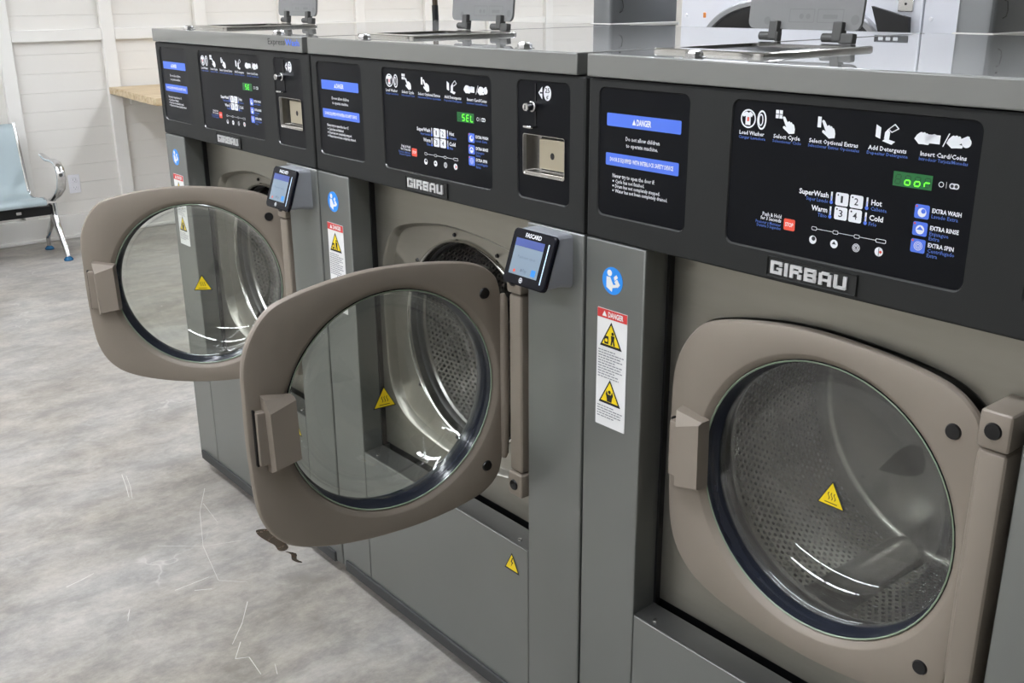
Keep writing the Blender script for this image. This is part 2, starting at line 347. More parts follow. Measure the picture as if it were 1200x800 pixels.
# ================================================================ WASHER
WW = .79
CX, CZ, YD = .3965, .6575, .0326          # door centre and front plane
HX, HY = .597, .008                        # hinge axis
def make_washer():
    w = thing('washing_machine', '', 'washing machine', (0, 0, 0), 'front-loading coin washers in the row')
    # --- cabinet shell
    m = MB(); m.box(.001, .006, .02, .91, .03, 1.172); m.box(.779, .784, .02, .91, .03, 1.172); m.box(.001, .784, .905, .91, .03, 1.172)
    m.box(.006, .779, .03, .905, .03, .036); m.box(.006, .779, .02, .905, 1.166, 1.172)
    part('cabinet', m, 'graphite', w)
    part('base_frame', MB().box(.03, .755, .045, .88, 0, .03), 'black_base', w)
    # --- pillars beside the door opening
    lp = part('front_pillar', MB().rbox(0, .119, 0, .06, .031, .946, .003, 2), 'graphite', w)
    part('front_pillar', MB().rbox(.656, .785, 0, .06, .031, .946, .004, 3), 'graphite', w)
    # stickers on the left pillar
    y = -.0006
    q = part('manual_sticker', MB().prism(circ(.0562, .8893, .0205, 32), y, 0), 'sticker_blue', lp, label='round blue read-the-manual sticker')
    g = MB(); Y = y-.0003
    g.flat(circ(.0505, .9005, .0048, 14), Y)
    g.flat([(.0445, .8945), (.052, .8945), (.0585, .884), (.066, .886), (.066, .8815), (.057, .879), (.056, .873), (.0445, .8785)], Y)
    g.flat([(.0605, .889), (.066, .8935), (.072, .886), (.067, .881)], Y); g.flat([(.059, .8955), (.0645, .900), (.0675, .896), (.061, .8905)], Y)
    part('white_pictogram', g, 'sticker_white', lp, recalc=False)
    part('danger_sticker', MB().prism(rrect(.0272, .0886, .6595, .8447, .001, 2), y, 0), 'sticker_white', lp, label='white and red danger sticker')
    part('red_header', MB().flat([(.0276, .8305), (.0882, .8305), (.0882, .8443), (.0276, .8443)], Y), 'sticker_red', lp, recalc=False)
    g = MB(); text(g, 'DANGER', .050, .081, .8336, .0078, Y-.0003, bold=.03); g.flat([(.0375, .8335), (.0475, .8335), (.0425, .8418)], Y-.0003)
    part('header_lettering', g, 'sticker_white', lp, recalc=False)
    tx = MB()
    for cz, k in ((.805, 0), (.715, 1)):
        bl, ye, pg = MB(), MB(), MB()
        tri = lambda r, c=cz: [(.0568-r*1.05, c-r*.83), (.0568+r*1.05, c-r*.83), (.0568, c+r)]
        bl.flat(tri(.0218), Y-.0002); ye.flat(tri(.0172), Y-.0004)
        b = Y-.0006
        if k == 0:
            pg.flat(circ(.0605, cz+.0045, .0026, 10), b); pg.flat([(.057, cz+.0015), (.0645, cz+.0015), (.0635, cz-.006), (.0655, cz-.0135), (.0625, cz-.0135), (.0608, cz-.007), (.0592, cz-.0135), (.0562, cz-.0135), (.0578, cz-.006)], b)
            pg.flat(rrect(.0435, .052, cz-.013, cz-.001, .001, 2), b); ye.flat(circ(.0478, cz-.0075, .0028, 10), b-.0002)
        else:
            pg.flat(circ(.0568, cz+.002, .003, 10), b); pg.flat([(.049, cz-.002), (.051, cz+.004), (.0535, cz-.002), (.060, cz-.002), (.0625, cz+.004), (.0645, cz-.002), (.0625, cz-.007), (.0615, cz-.0135), (.052, cz-.0135), (.051, cz-.007)], b)
        part('warning_triangle_border', bl, 'print_black', lp, recalc=False); part('warning_triangle', ye, 'sticker_yellow', lp, recalc=False); part('warning_pictogram', pg, 'print_black', lp, recalc=False)
    for z0, n in ((.7795, 11), (.6905, 5)):
        for i in range(n):
            zz = z0-i*.0042; x1 = .0845-random.random()*.012 if i % 4 else .066
            xs = .031
            while xs < x1:
                ln = .003+random.random()*.006; tx.flat([(xs, zz), (min(xs+ln, x1), zz), (min(xs+ln, x1), zz+.0017), (xs, zz+.0017)], Y-.0002); xs += ln+.0012
    part('small_print', tx, 'print_grey', lp, recalc=False)['kind'] = 'stuff'
    # --- lower front panel, its ledge, kick plate
    m = MB(); m.rbox(.1197, .6553, .0005, .03, .05, .361, .0015, 1)
    lo = part('lower_panel', m, 'graphite', w)
    m = MB(); m.loft([[(.1197, .0015, .3605), (.6553, .0015, .3605)], [(.1197, .0015, .3625), (.6553, .0015, .3625)], [(.1197, .045, .3665), (.6553, .045, .3665)], [(.1197, .045, .355), (.6553, .045, .355)]], close=False)
    part('ledge', m, 'reveal', lo)
    sc_ = MB().lathe([(0, 0), (.0035, .0006), (.0042, .0025)], 0, 0, 12).mesh('screw', 'screw_steel')
    for sx in (.155, .62):
        s_ = part('screw', sc_, None, lo, (sx, .012, .3668)); s_.rotation_euler = (-PI/2+.1, 0, 0)
    tri = lambda r: [(.612-r, .3195-r*.85), (.612+r, .3195-r*.85), (.612, .3195+r*.95)]
    part('shock_sticker_border', MB().flat(tri(.0205), -.0002), 'print_black', lo, recalc=False)
    part('shock_sticker', MB().flat(tri(.0168), -.0005), 'sticker_yellow', lo, label='yellow electric-shock triangle', recalc=False)
    part('shock_bolt', MB().flat([(.613, .330), (.6095, .320), (.6125, .320), (.6095, .310), (.6165, .3215), (.613, .3215), (.6155, .330)], -.0008), 'print_black', lo, recalc=False)
    part('kick_plate', MB().rbox(.016, .758, -.005, .03, .029, .055, .0015, 1), 'kick_grey', w)
    # --- console
    cons = MB(); pans = [(.0217, .1852), (.255, .569), (.633, .7508)]; P0, P1 = .984, 1.160
    o0 = rrect(.003, .780, .950, 1.1695, .002, 4)
    holes = [rrect(a-.0012, b+.0012, P0-.0025, P1+.0012, .0115, 6) for a, b in pans]
    cons.plate(o0, [h[::-1] for h in holes], 0)
    o1 = rrect(.0008, .7835, .9475, 1.1715, .003, 4); o2 = rrect(0, .785, .9468, 1.172, .004, 4)
    cons.loft([[(x, 0, z) for x, z in o0], [(x, .0012, z) for x, z in o1], [(x, .0045, z) for x, z in o2], [(x, .05, z) for x, z in o2]], cap1=True)
    co = part('console', cons, 'console_grey', w, angle=25)
    for (a, b), h in zip(pans, holes):
        part('panel_bevel', MB().loft([[(x, 0, z) for x, z in h], [(x, .0035, z) for x, z in rrect(a, b, P0, P1, .0105, 6)]]), 'console_bevel_glint', co)
    PY = .0022
    def pan(name, i, label): return part(name, MB().prism(rrect(pans[i][0]-.0002, pans[i][1]+.0002, P0-.0002, P1+.0002, .0105, 6), PY, .008), 'panel_black', w, label=label)
    # danger notice panel
    d = pan('danger_panel', 0, 'black notice panel with two blue bars'); y = PY-.0004; y2 = y-.0003
    part('blue_bar', MB().flat(rrect(.0355, .1717, 1.109, 1.1266, .002, 3), y), 'print_blue', d, recalc=False)
    part('blue_bar', MB().flat(rrect(.0348, .1703, 1.0548, 1.072, .002, 3), y), 'print_blue', d, recalc=False)
    m = MB(); text(m, 'DANGER', .0925, .119, 1.1135, .0078, y2, bold=.03); text(m, 'DOOR IS EQUIPPED WITH INTERLOCK SAFETY DEVICE', .0435, .1612, 1.0608, .0055, y2, bold=.025, res=1)
    m.flat([(.0842, 1.1135), (.0912, 1.1135), (.0877, 1.1213)], y2)
    for s, xa, xb, zz, c in (('Do not allow children', .0725, .1350, 1.0912, .0054), ('to operate machine.', .0735, .1325, 1.0823, .0054), ('Never try to open the door if:', .0490, .1285, 1.0385, .0054), ('Cycle has not finished.', .0545, .1100, 1.0312, .0048), ('Drum has not completely stopped.', .0545, .1388, 1.0245, .0048), ('Water has not been completely drained.', .0545, .1528, 1.0178, .0048)):
        text(m, s, xa, xb, zz, c, y, res=1)
    for zz in (1.0312, 1.0245, 1.0178): m.flat([(.0492, zz+.0012), (.0518, zz+.0012), (.0518, zz+.0034), (.0492, zz+.0034)], y)
    part('white_lettering', m, 'print_white', d, recalc=False)['kind'] = 'stuff'
    # control panel
    c = pan('control_panel', 1, 'black control panel with icons, buttons and green display')
    wm, bm_, rm, km, bp = MB(), MB(), MB(), MB(), MB()
    def ring(mb, cx, cz, r0, r1, n=24, ez=1.): mb.plate(circ(cx, cz, r1, n, r1*ez), [circ(cx, cz, r0, n, r0*ez)[::-1]], y)
    HAND = [(-.50, .46), (-.42, .54), (-.31, .50), (-.10, .19), (-.04, .25), (.05, .26), (.10, .19), (.17, .22), (.24, .18), (.27, .11), (.35, .11), (.41, .03), (.48, -.20), (.46, -.46), (.06, -.52), (-.16, -.36), (-.42, -.20), (-.43, -.10), (-.34, -.06), (-.18, -.12), (-.24, -.02)]
    def hand(mb, cx, cz, s, fx=1, rot=0):
        cr, sr = math.cos(rot), math.sin(rot)
        mb.flat([(cx+s*(fx*a*cr-b*sr), cz+s*(fx*a*sr+b*cr)) for a, b in HAND][::fx], y)
    lw_ = wm; wm = MB(); icons = [('load_icon', wm)]
    # load washer
    ring(wm, .2775, 1.1385, .0095, .0113); wm.flat([(.2715, 1.1455), (.2745, 1.1470), (.2775, 1.1455), (.2805, 1.1470), (.2845, 1.1440), (.2825, 1.1405), (.2810, 1.1415), (.2810, 1.1310), (.2735, 1.1310), (.2735, 1.1415), (.2705, 1.1405), (.2675, 1.1420)], y)
    rm.flat([(.2762, 1.1355), (.2788, 1.1355), (.2788, 1.1405), (.2762, 1.1405)], y2)
    wm.plate(circ(.2975, 1.1385, .0068, 24, .0115), [circ(.2975, 1.1385, .0048, 24, .0094)[::-1]], y); wm.plate(circ(.2962, 1.1385, .0036, 20, .0072), [circ(.2962, 1.1385, .0022, 20, .0056)[::-1]], y)
    wm = MB(); icons.append(('cycle_icon', wm))
    # select cycle
    for i in (0, 1):
        for j in (0, 1): wm.flat([(.3172+i*.0052, 1.1425+j*.0052), (.3216+i*.0052, 1.1425+j*.0052), (.3216+i*.0052, 1.1469+j*.0052), (.3172+i*.0052, 1.1469+j*.0052)], y)
    hand(wm, .3365, 1.1355, .0185)
    wm = MB(); icons.append(('extras_icon', wm))
    # optional extras
    wm.flat([(.3755, 1.1372), (.3803, 1.1372), (.3803, 1.1492), (.3755, 1.1492)], y); hand(wm, .3905, 1.1358, .0190)
    wm = MB(); icons.append(('detergent_icon', wm))
    # detergents
    wm.flat([(.4500, 1.1340), (.4560, 1.1320), (.4560, 1.1440), (.4500, 1.1470)], y); wm.flat([(.4585, 1.1300), (.4700, 1.1270), (.4740, 1.1305), (.4625, 1.1330)], y)
    wm.flat([(.4605, 1.1325), (.4665, 1.1315), (.4670, 1.1400), (.4640, 1.1430), (.4610, 1.1395)], y)
    wm.plate([(.4640, 1.1430), (.4690, 1.1395), (.4775, 1.1445), (.4720, 1.1495)], [[(.4657, 1.1430), (.4718, 1.1480), (.4757, 1.1446), (.4690, 1.1408)]], y)
    wm = MB(); icons.append(('payment_icon', wm))
    # card / coins
    hand(wm, .5075, 1.1385, .0185, -1, -.6); wm.flat([(.508, 1.1330), (.5245, 1.1330), (.5245, 1.1420), (.508, 1.1420)], y)
    wm.flat([(.5275, 1.1310), (.5287, 1.1310), (.5345, 1.1450), (.5333, 1.1450)], y); hand(wm, .5435, 1.1385, .0190, -1, -.5); wm.flat(circ(.5530, 1.1375, .0052, 16), y)
    wm = lw_
    for s, s2, xa, xb in (('Load Washer', 'Cargar Lavadora', .2655, .3025), ('Select Cycle', 'Seleccionar Ciclo', .3160, .3535), ('Select Optional Extras', 'Seleccionar Extras Opcionales', .3660, .4300), ('Add Detergents', 'Depositar Detergente', .4425, .4885), ('Insert Card/Coins', 'Introducir Tarjeta/Monedas', .5045, .5555)):
        text(wm, s, xa, xb, 1.1195, .0046, y, bold=.02, res=1); text(bp, s2, xa-.001, xb+.002, 1.1145, .0034, y, res=1)
    # display
    part('display', MB().flat([(.4765, 1.0842), (.5217, 1.0842), (.5217, 1.0998), (.4765, 1.0998)], y), 'display_green', c, recalc=False)
    # small clock and card marks beside the display
    ring(wm, .5318, 1.0922, .0022, .0030, 14); wm.flat([(.5372, 1.0890), (.5377, 1.0890), (.5377, 1.0955), (.5372, 1.0955)], y); wm.flat(rrect(.5408, .5515, 1.0892, 1.0950, .0026, 4), y); km.flat(circ(.5438, 1.0921, .0019, 12), y2); km.flat(circ(.5485, 1.0921, .0019, 12), y2)
    # cycle buttons
    for s, xa, za in (('1', .4080, 1.0524), ('2', .4267, 1.0524), ('3', .4080, 1.0362), ('4', .4267, 1.0362)):
        part('cycle_button', MB().flat(rrect(xa, xa+.0166, za, za+.0148, .0022, 3), y), 'print_white', c, recalc=False); w_ = .0028 if s == '1' else .0052
        text(km, s, xa+.0083-w_/2, xa+.0083+w_/2, za+.0036, .0078, y2, bold=.01); km.flat(circ(xa+.0032, za+.0120, .0011, 8), y2)
    for s, s2, xa, xb, zz in (('SuperWash', 'Super Lavado', .3585, .3985, 1.0592), ('Warm', 'Tibio', .3770, .3985, 1.0420), ('Hot', 'Caliente', .4535, .4665, 1.0592), ('Cold', 'Frío', .4530, .4700, 1.0420)):
        text(wm, s, xa, xb, zz, .0058, y, bold=.025)
        if xa < .42: text(bp, s2, xb-.0065*len(s2)*.38, xb, zz-.0062, .0042, y, res=1)
        else: text(bp, s2, xa, xa+.0065*len(s2)*.38, zz-.0062, .0042, y, res=1)
    for xx, zz in ((.4026, 1.0535), (.4026, 1.0366), (.4484, 1.0535), (.4484, 1.0366)):
        wm.flat([(xx-.0011, zz+.003), (xx+.0011, zz+.003), (xx+.0011, zz+.0132), (xx-.0011, zz+.0132)], y); bm_.flat(circ(xx, zz+.0012, .0022, 10), y)
        bm_.flat([(xx-.0004, zz+.003), (xx+.0004, zz+.003), (xx+.0004, zz+.0085), (xx-.0004, zz+.0085)], y2)
    # stop
    part('stop_button', MB().flat(rrect(.3403, .3562, 1.0125, 1.0263, .002, 3), y), 'print_red', c, recalc=False); text(wm, 'STOP', .3425, .3540, 1.0172, .0046, y2, bold=.02)
    text(wm, 'Push & Hold', .3085, .3362, 1.0250, .0044, y, bold=.02, res=1); text(wm, 'for 3 Seconds', .3060, .3362, 1.0200, .0044, y, bold=.02, res=1)
    text(bp, 'Presionar y Mantener', .2990, .3362, 1.0150, .0036, y, res=1); text(bp, 'Durante 3 Segundos', .3010, .3362, 1.0108, .0036, y, res=1)
    # cycle progress line
    px = (.3832, .4119, .4398, .4700)
    for i, xx in enumerate(px):
        hw = .0036 if i < 3 else .0064
        wm.plate(rrect(xx-hw, xx+hw, 1.0186, 1.0230, .0012, 2), [rrect(xx-hw+.0006, xx+hw-.0006, 1.0192, 1.0224, .0010, 2)[::-1]], y)
        if i < 3: wm.flat([(xx+hw, 1.0205), (px[i+1]-(.0036 if i < 2 else .0064), 1.0205), (px[i+1]-(.0036 if i < 2 else .0064), 1.0211), (xx+hw, 1.0211)], y)
    wm.flat(circ(.3826, 1.0072, .0050, 18), y); km.flat(circ(.3836, 1.0088, .0026, 12), y2); wm.flat(circ(.4114, 1.0072, .0050, 18), y); km.flat([(.4086, 1.0068), (.4114, 1.0105), (.4142, 1.0068)], y2)
    for r in (.0048, .0034, .002): ring(wm, .4403, 1.0078, r-.0007, r, 18)
    wm.flat(circ(.4690, 1.0085, .0052, 18), y); km.flat([(.4686, 1.004), (.4693, 1.004), (.4693, 1.013), (.4686, 1.013)], y2); rm.flat(circ(.4712, 1.0085, .0016, 10), y2)
    # extra buttons
    for i, zz in enumerate((1.0607, 1.0421, 1.0235)):
        part('extra_button', MB().flat(rrect(.5058, .5226, zz-.0075, zz+.0075, .002, 3), y), 'print_blue', c, recalc=False); rm.flat(circ(.5078, zz+.0055, .0012, 8), y2)
        if i < 2: wm.flat(circ(.5145, zz-.0008, .0050, 16), y2); bm_.flat([(.5105, zz-.001), (.5145, zz+.003), (.5185, zz-.001)] if i else circ(.5160, zz+.0008, .0026, 10), y2-.0003)
        else:
            for r in (.0050, .0034, .0018): wm.plate(circ(.5145, zz, r, 16), [circ(.5145, zz, r-.0006, 16)[::-1]], y2)
        text(wm, ('EXTRA WASH', 'EXTRA RINSE', 'EXTRA SPIN')[i], .5255, (.5580, .5575, .5545)[i], zz+.0008, .0044, y, bold=.03, res=1)
        text(bp, ('Lavado Extra', 'Enjuague', 'Centrifugado')[i], .5255, (.5550, .5470, .5560)[i], zz-.0050, .0040, y, res=1)
        if i: text(bp, 'Extra', .5255, .5375, zz-.0102, .0040, y, res=1)
    for nm, q in icons: part(nm, q, 'print_white', c, recalc=False)
    for nm, q, mt in (('white_lettering', wm, 'print_white'), ('blue_marks', bm_, 'print_blue'), ('pale_blue_lettering', bp, 'print_paleblue'), ('red_marks', rm, 'print_red'), ('dark_lettering', km, 'print_dark')):
        part(nm, q, mt, c, recalc=False)['kind'] = 'stuff'
    # coin panel
    x0, x1, z0, z1 = .6455, .7385, 1.0205, 1.0805
    A = rrect(x0, x1, z0, z1, .0035, 3); o_ = rrect(pans[2][0]-.0002, pans[2][1]+.0002, P0-.0002, P1+.0002, .0105, 6)
    m = MB(); m.plate(o_, [A[::-1]], PY); m.loft([[(x, PY, z) for x, z in o_], [(x, .008, z) for x, z in o_]])
    k = part('coin_panel', m, 'panel_black', w, label='black coin panel with slot and steel coin return')
    part('coin_slot', MB().box(.6728, .6750, PY-.0012, PY+.001, 1.096, 1.1565), 'rubber_black', k)
    m = MB(); m.lathe([(0, -.0185), (.0055, -.0180), (.0062, -.0165), (.0062, -.006), (.0080, -.005), (.0080, PY)], .6725, 1.1235, 20); part('lock_knob', m, 'screw_steel', k)
    part('keyhole', MB().box(.6719, .6731, -.0190, -.0175, 1.1205, 1.1265), 'rubber_black', k)
    m = MB(); m.rbox(.6600, .6790, -.0125, PY, 1.0915, 1.0955, .0015, 2); part('return_lever', m, 'screw_steel', k)
    B = rrect(x0+.003, x1-.001, z0+.004, z1-.001, .002, 3); rec = .016
    m = MB(); m.loft([[(x, PY-.0012, z) for x, z in rrect(x0-.001, x1+.001, z0-.0015, z1+.001, .004, 3)], [(x, PY-.0012, z) for x, z in A], [(x, PY+.003, z) for x, z in B], [(x, PY+rec, z) for x, z in B]], cap1=True)
    part('coin_box_recess', m, 'drum_steel', k)
    part('coin_box_painted_shadow', MB().box(.6700, x1-.0015, PY+rec-.0008, PY+rec-.0003, z0+.006, z1-.0015), 'rubber_black', k)  # thin black sheet paints the shadow around the coin box door
    part('coin_box_door', MB().rbox(.6730, x1-.0015, PY+rec-.008, PY+rec-.0008, z0+.0095, z1-.0055, .001, 2), 'coin_door', k)
    part('coin_box_ledge', MB().rbox(x0+.003, x1-.001, PY-.001, PY+rec-.009, z0+.0005, z0+.0045, .001, 2), 'bright_steel', k)
    m = MB(); m.flat(circ(.7030, 1.0510, .0046, 16, .0052), PY+rec-.0084); part('coin_box_lock', m, 'rubber_black', k, recalc=False)
    m = MB(); m.flat([(.6800, 1.1438), (.6888, 1.1345), (.6888, 1.1530)], y); m.flat(circ(.7003, 1.1438, .0083, 24, .0108), y); part('coin_mark', m, 'print_white', k, recalc=False)
    m = MB(); text(m, '25', .6955, .7055, 1.1448, .0066, y2, bold=.02); text(m, '¢', .6982, .7026, 1.1360, .0060, y2, bold=.02); m.flat([(.6835, 1.1427), (.690, 1.1427), (.690, 1.1450), (.6835, 1.1450)], y2); part('coin_lettering', m, 'print_dark', k, recalc=False)
    # name badge
    b = part('name_badge', MB().prism(rrect(.3237, .4475, .9528, .9770, .0015, 3), -.0012, .001), 'badge_dark', w, label='dark badge with raised silver letters')
    part('badge_rim', MB().loft([[(x, yy, z) for x, z in rrect(.3237-q, .4475+q, .9528-q, .9770+q, .002, 3)] for q, yy in ((.0012, .0005), (.0008, -.0030), (0, -.0030), (-.0012, -.0012))]), 'console_grey', b)
    gx, gw, gh, sv, sh, gz = .3295, .0172, .0158, .0049, .0040, .9572
    def bar(x0, x1, z0, z1): return (x0, x1, z0, z1)
    LT = {'G': (gw, [(0, sv, 0, 1), (sv, gw, 1-.22, 1), (sv, gw, 0, .22), (gw-sv, gw, .22, .52), (gw*.52, gw-sv, .38, .52), (gw-sv, gw, .66, .73)]), 'I': (sv, [(0, sv, 0, 1)]),
          'R': (gw, [(0, sv, 0, 1), (sv, gw-.001, .76, 1), (gw-sv, gw, .56, .80), (sv, gw-.0042, .36, .60), (gw-sv-.0012, gw-.0006, 0, .36)]), 'B': (gw, [(0, sv, 0, 1), (sv, gw-.001, .76, 1), (sv, gw-.001, .39, .61), (sv, gw-.001, 0, .24), (gw-sv, gw, .06, .42), (gw-sv, gw-.0003, .58, .94)]),
          'A': (gw, [(0, sv, 0, .88), (gw-sv, gw, 0, .88), (.0034, gw-.0034, .78, 1), (sv, gw-sv, .30, .48)]), 'U': (gw, [(0, sv, .05, 1), (gw-sv, gw, .05, 1), (.0014, gw-.0014, 0, .22)])}
    for ch in 'GIRBAU':
        lw2, bars = LT[ch]; m = MB()
        for a, b2, c2, d2 in bars: m.box(gx+a, gx+b2, -.0034, -.001, gz+c2*gh, gz+d2*gh)
        part('raised_letter', m, 'badge_silver', b); gx += lw2+.0031
    # --- lid
    l = part('lid', MB().rbox(0, .770, -.0045, .915, 1.1735, 1.2045, .0022, 2), 'lid_steel', w)
    bo = MB().lathe([(0, 0), (.006, .0), (.0098, .0012), (.0115, .0035), (.0115, .0080), (.015, .0085), (.015, .0100)], 0, 0, 8).mesh('bolt', 'screw_steel')
    for bx in (.170, .625):
        o = part('bolt', bo, None, l, (bx, .022, 1.2140)); o.rotation_euler = (-PI/2, 0, 0)
    # --- detergent dispenser: raised frame with open flap
    f0 = (.035, .232, .085, .340)
    A = rrect(*f0, .012, 4); B = rrect(f0[0]+.022, f0[1]-.018, f0[2]+.03, f0[3]-.05, .010, 4); zt = 1.2100
    m = MB(); up_ = lambda c_, zz: [(x, y_, zz) for x, y_ in c_]
    A2 = rrect(f0[0]+.002, f0[1]-.002, f0[2]+.002, f0[3]-.002, .011, 4)
    m.loft([up_(A, 1.2045), up_(A, 1.2085), up_(A2, zt), up_(B, zt), up_(B, 1.2050)])
    dp = part('dispenser_frame', m, 'bright_steel', w, angle=30)
    m = MB(); m.add(up_(B, 1.2052), [tuple(range(len(B)))]); part('dispenser_well', m, 'rubber_black', dp, recalc=False)
    fx0, fx1 = -.006, .196
    cont = rrect(fx0, fx1, 0, .175, .012, 4)
    fl_ = MB(); fl_.loft([[(x, yy, zz) for x, zz in cont] for yy in (0, .005)], True, True); fl_.rbox(fx0+.006, fx1-.006, -.004, .001, .048, .0505, .0008, 1)
    fo = part('dispenser_flap', fl_, 'flap_grey', w, (0, .352, 1.2285), label='grey plastic detergent flap standing open'); fo.rotation_euler = (-.10, 0, 0)
    g = MB()
    for xa, xb in ((.070, .115), (.120, .165)):
        g.plate(rrect(xa, xb, .010, .030, .001, 2), [rrect(xa+.0012, xb-.0012, .0112, .0288, .001, 2)[::-1]], -.0004)
    g.flat(rrect(.130, .155, .016, .022, .001, 2), -.0004); g.flat(circ(.092, .019, .004, 14), -.0004); g.flat(circ(.104, .019, .004, 14), -.0004); g.flat(circ(.03, .012, .006, 16), -.0004); g.flat(circ(.185, .015, .007, 16), -.0004)
    part('moulded_marks', g, 'flap_mark', fo, recalc=False)['kind'] = 'stuff'
    for hx in (.046, .160):
        m = MB(); m.cyl((hx-.024, -.002, -.011), (hx+.010, -.002, -.011), .0065, 14); m.rbox(hx-.006, hx+.010, -.009, .006, -.016, .012, .002, 2); m.rbox(hx+.006, hx+.030 if hx > .1 else hx+.012, -.008, .004, -.019, -.004, .002, 2); part('flap_hinge', m, 'hinge_grey', fo)
    # --- inner front with the recess for the door
    DC = catmull([(-.25, .05), (-.245, .125), (-.213, .182), (-.165, .207), (-.055, .226), (.05, .225), (.143, .212), (.186, .19), (.203, .155), (.207, .07),
                  (.207, -.07), (.203, -.155), (.186, -.192), (.143, -.215), (.05, -.230), (-.055, -.230), (-.15, -.215), (-.208, -.188), (-.240, -.135), (-.249, -.05)], 5)[::-1]
    off = lambda s, d: [(CX+x*s+d*(1 if x > 0 else -1)*0, CZ+z*s) for x, z in DC]
    cir = lambda r, yy: [(CX+r*math.cos(math.atan2(z, x)), yy, CZ+r*math.sin(math.atan2(z, x))) for x, z in DC]
    IP = .056
    m = MB(); rc = [(CX+x*1.03, CZ+z*1.0-.001) for x, z in DC]; m.plate([(.1215, .372), (.654, .372), (.654, .947), (.1215, .947)][::1], [rc], IP)
    m.loft([[(x, IP, z) for x, z in rc], [(CX+(x-CX)*.985, IP+.004, CZ+(z-CZ)*.985) for x, z in rc], [(CX+(x-CX)*.975, IP+.018, CZ+(z-CZ)*.97) for x, z in rc], [(CX+(x-CX)*.968, IP+.0205, CZ+(z-CZ)*.95) for x, z in rc], cir(.2005, IP+.021)])
    m.loft([[(.1215, IP, .372), (.654, IP, .372)], [(.1215, IP+.02, .368), (.654, IP+.02, .368)]], close=False)
    inn = part('inner_front', m, 'warm_steel', w, angle=40)
    part('opening_side_gap_shade', MB().box(.119, .1235, .046, .075, .366, .947), 'rubber_black', inn)  # black strips, sides and bottom, paint the dark gap around the inner front
    part('opening_side_gap_shade', MB().box(.6515, .656, .05, .075, .366, .947), 'rubber_black', inn)
    part('opening_back_gap_shade', MB().box(.119, .656, .066, .08, .345, .372), 'rubber_black', inn)
    scr = MB().lathe([(0, -.004), (.003, -.0036), (.0042, 0)], 0, 0, 10).mesh('screw', 'rubber_black')
    for a in (65, 100, 140, 218, 258, 295): part('screw', scr, None, inn, (CX+.210*math.cos(math.radians(a)), IP+.0205, CZ+.208*math.sin(math.radians(a))))
    # --- door mouth, drum
    part('mouth_ring', MB().lathe([(.2010, IP+.022), (.1995, IP+.016), (.1960, IP+.013), (.1930, IP+.016), (.1920, IP+.024), (.1920, IP+.034)], CX, CZ, 72), 'bright_steel', w, angle=60)
    part('mouth_seal', MB().lathe([(.1920, IP+.033), (.1885, IP+.036), (.1890, IP+.046), (.1960, IP+.050)], CX, CZ, 72), 'rubber_black', w, angle=60)
    RD, Y0, Y1 = .266, IP+.054, .450
    dr = part('drum', MB().lathe([(.1960, Y0+.008), (.1925, Y0+.002), (.1950, Y0-.003), (.200, Y0), (RD-.012, Y0+.006), (RD, Y0+.018), (RD, Y1-.02), (RD-.006, Y1-.006), (RD-.02, Y1), (.22, Y1+.002), (.10, Y1-.002), (.05, Y1-.003), (0, Y1-.003)], CX, CZ, 96), 'drum_steel', w, angle=50)
    m = MB(); n = 146; rows = 30; hr = .0033
    for j in range(rows):
        yy = Y0+.035+j*(Y1-Y0-.065)/(rows-1)
        for i in range(n):
            a = 2*PI*(i+.5*(j % 2))/n
            if min(abs(((a-b_+PI) % (2*PI))-PI) for b_ in (.25, .25+2*PI/3, .25+4*PI/3)) < .13: continue
            r = RD-.0006; ca, sa = math.cos(a), math.sin(a)
            m.add([(CX+r*ca-hr*math.sin(t)*sa, yy+hr*math.cos(t), CZ+r*sa+hr*math.sin(t)*ca) for t in [2*PI*q/7 for q in range(7)]], [tuple(range(7))])
    ho = part('perforations', m, 'rubber_black', dr, recalc=False); ho['kind'] = 'stuff'
    for b_ in (.25, .25+2*PI/3, .25+4*PI/3):
        m = MB(); ra = Vector((math.cos(b_), 0, math.sin(b_))); ta = Vector((-math.sin(b_), 0, math.cos(b_))); ctr = Vector((CX, 0, CZ)); cs = []
        for yy, hgt in ((Y0+.02, .004), (Y0+.035, .035), (Y0+.06, .045), (Y1-.06, .045), (Y1-.03, .035), (Y1-.012, .004)):
            cs.append([ctr+ra*(RD-h)+ta*t_+Vector((0, yy, 0)) for t_, h in ((-.036, 0), (-.026, hgt*.5), (-.012, hgt*.93), (0, hgt), (.012, hgt*.93), (.026, hgt*.5), (.036, 0))])
        m.loft(cs, close=False); part('lifter', m, 'drum_steel', dr, angle=60)
    m = MB().lathe([(.30, IP+.026), (.30, .52), (0, .52)], CX, CZ, 48); m.lathe([(.30, IP+.026), (.199, IP+.026)], CX, CZ, 48)
    part('tub', m, 'rubber_black', w)
    # --- hinge bar beside the door
    m = MB(); m.rbox(.6125, .645, -.004, .058, .506, .822, .006, 3); m.rbox(.6105, .6465, -.007, .060, .8235, .868, .005, 3); m.rbox(.6105, .6465, -.007, .060, .460, .5045, .005, 3)
    hb = part('hinge_bar', m, 'taupe', w)
    cp = MB().lathe([(0, -.0030), (.0085, -.0026), (.0098, 0)], 0, 0, 20).mesh('cap', 'cap_black')
    for zz in (.846, .482): part('cap', cp, None, hb, (.6275, -.0068, zz))
    # --- door (origin on the hinge axis)
    T = lambda pts: [(x-HX, y_-HY, z) for x, y_, z in pts]
    def cont(s, yy, d=0.): return T([(CX+x*s, yy, CZ+z*s) for x, z in DC])
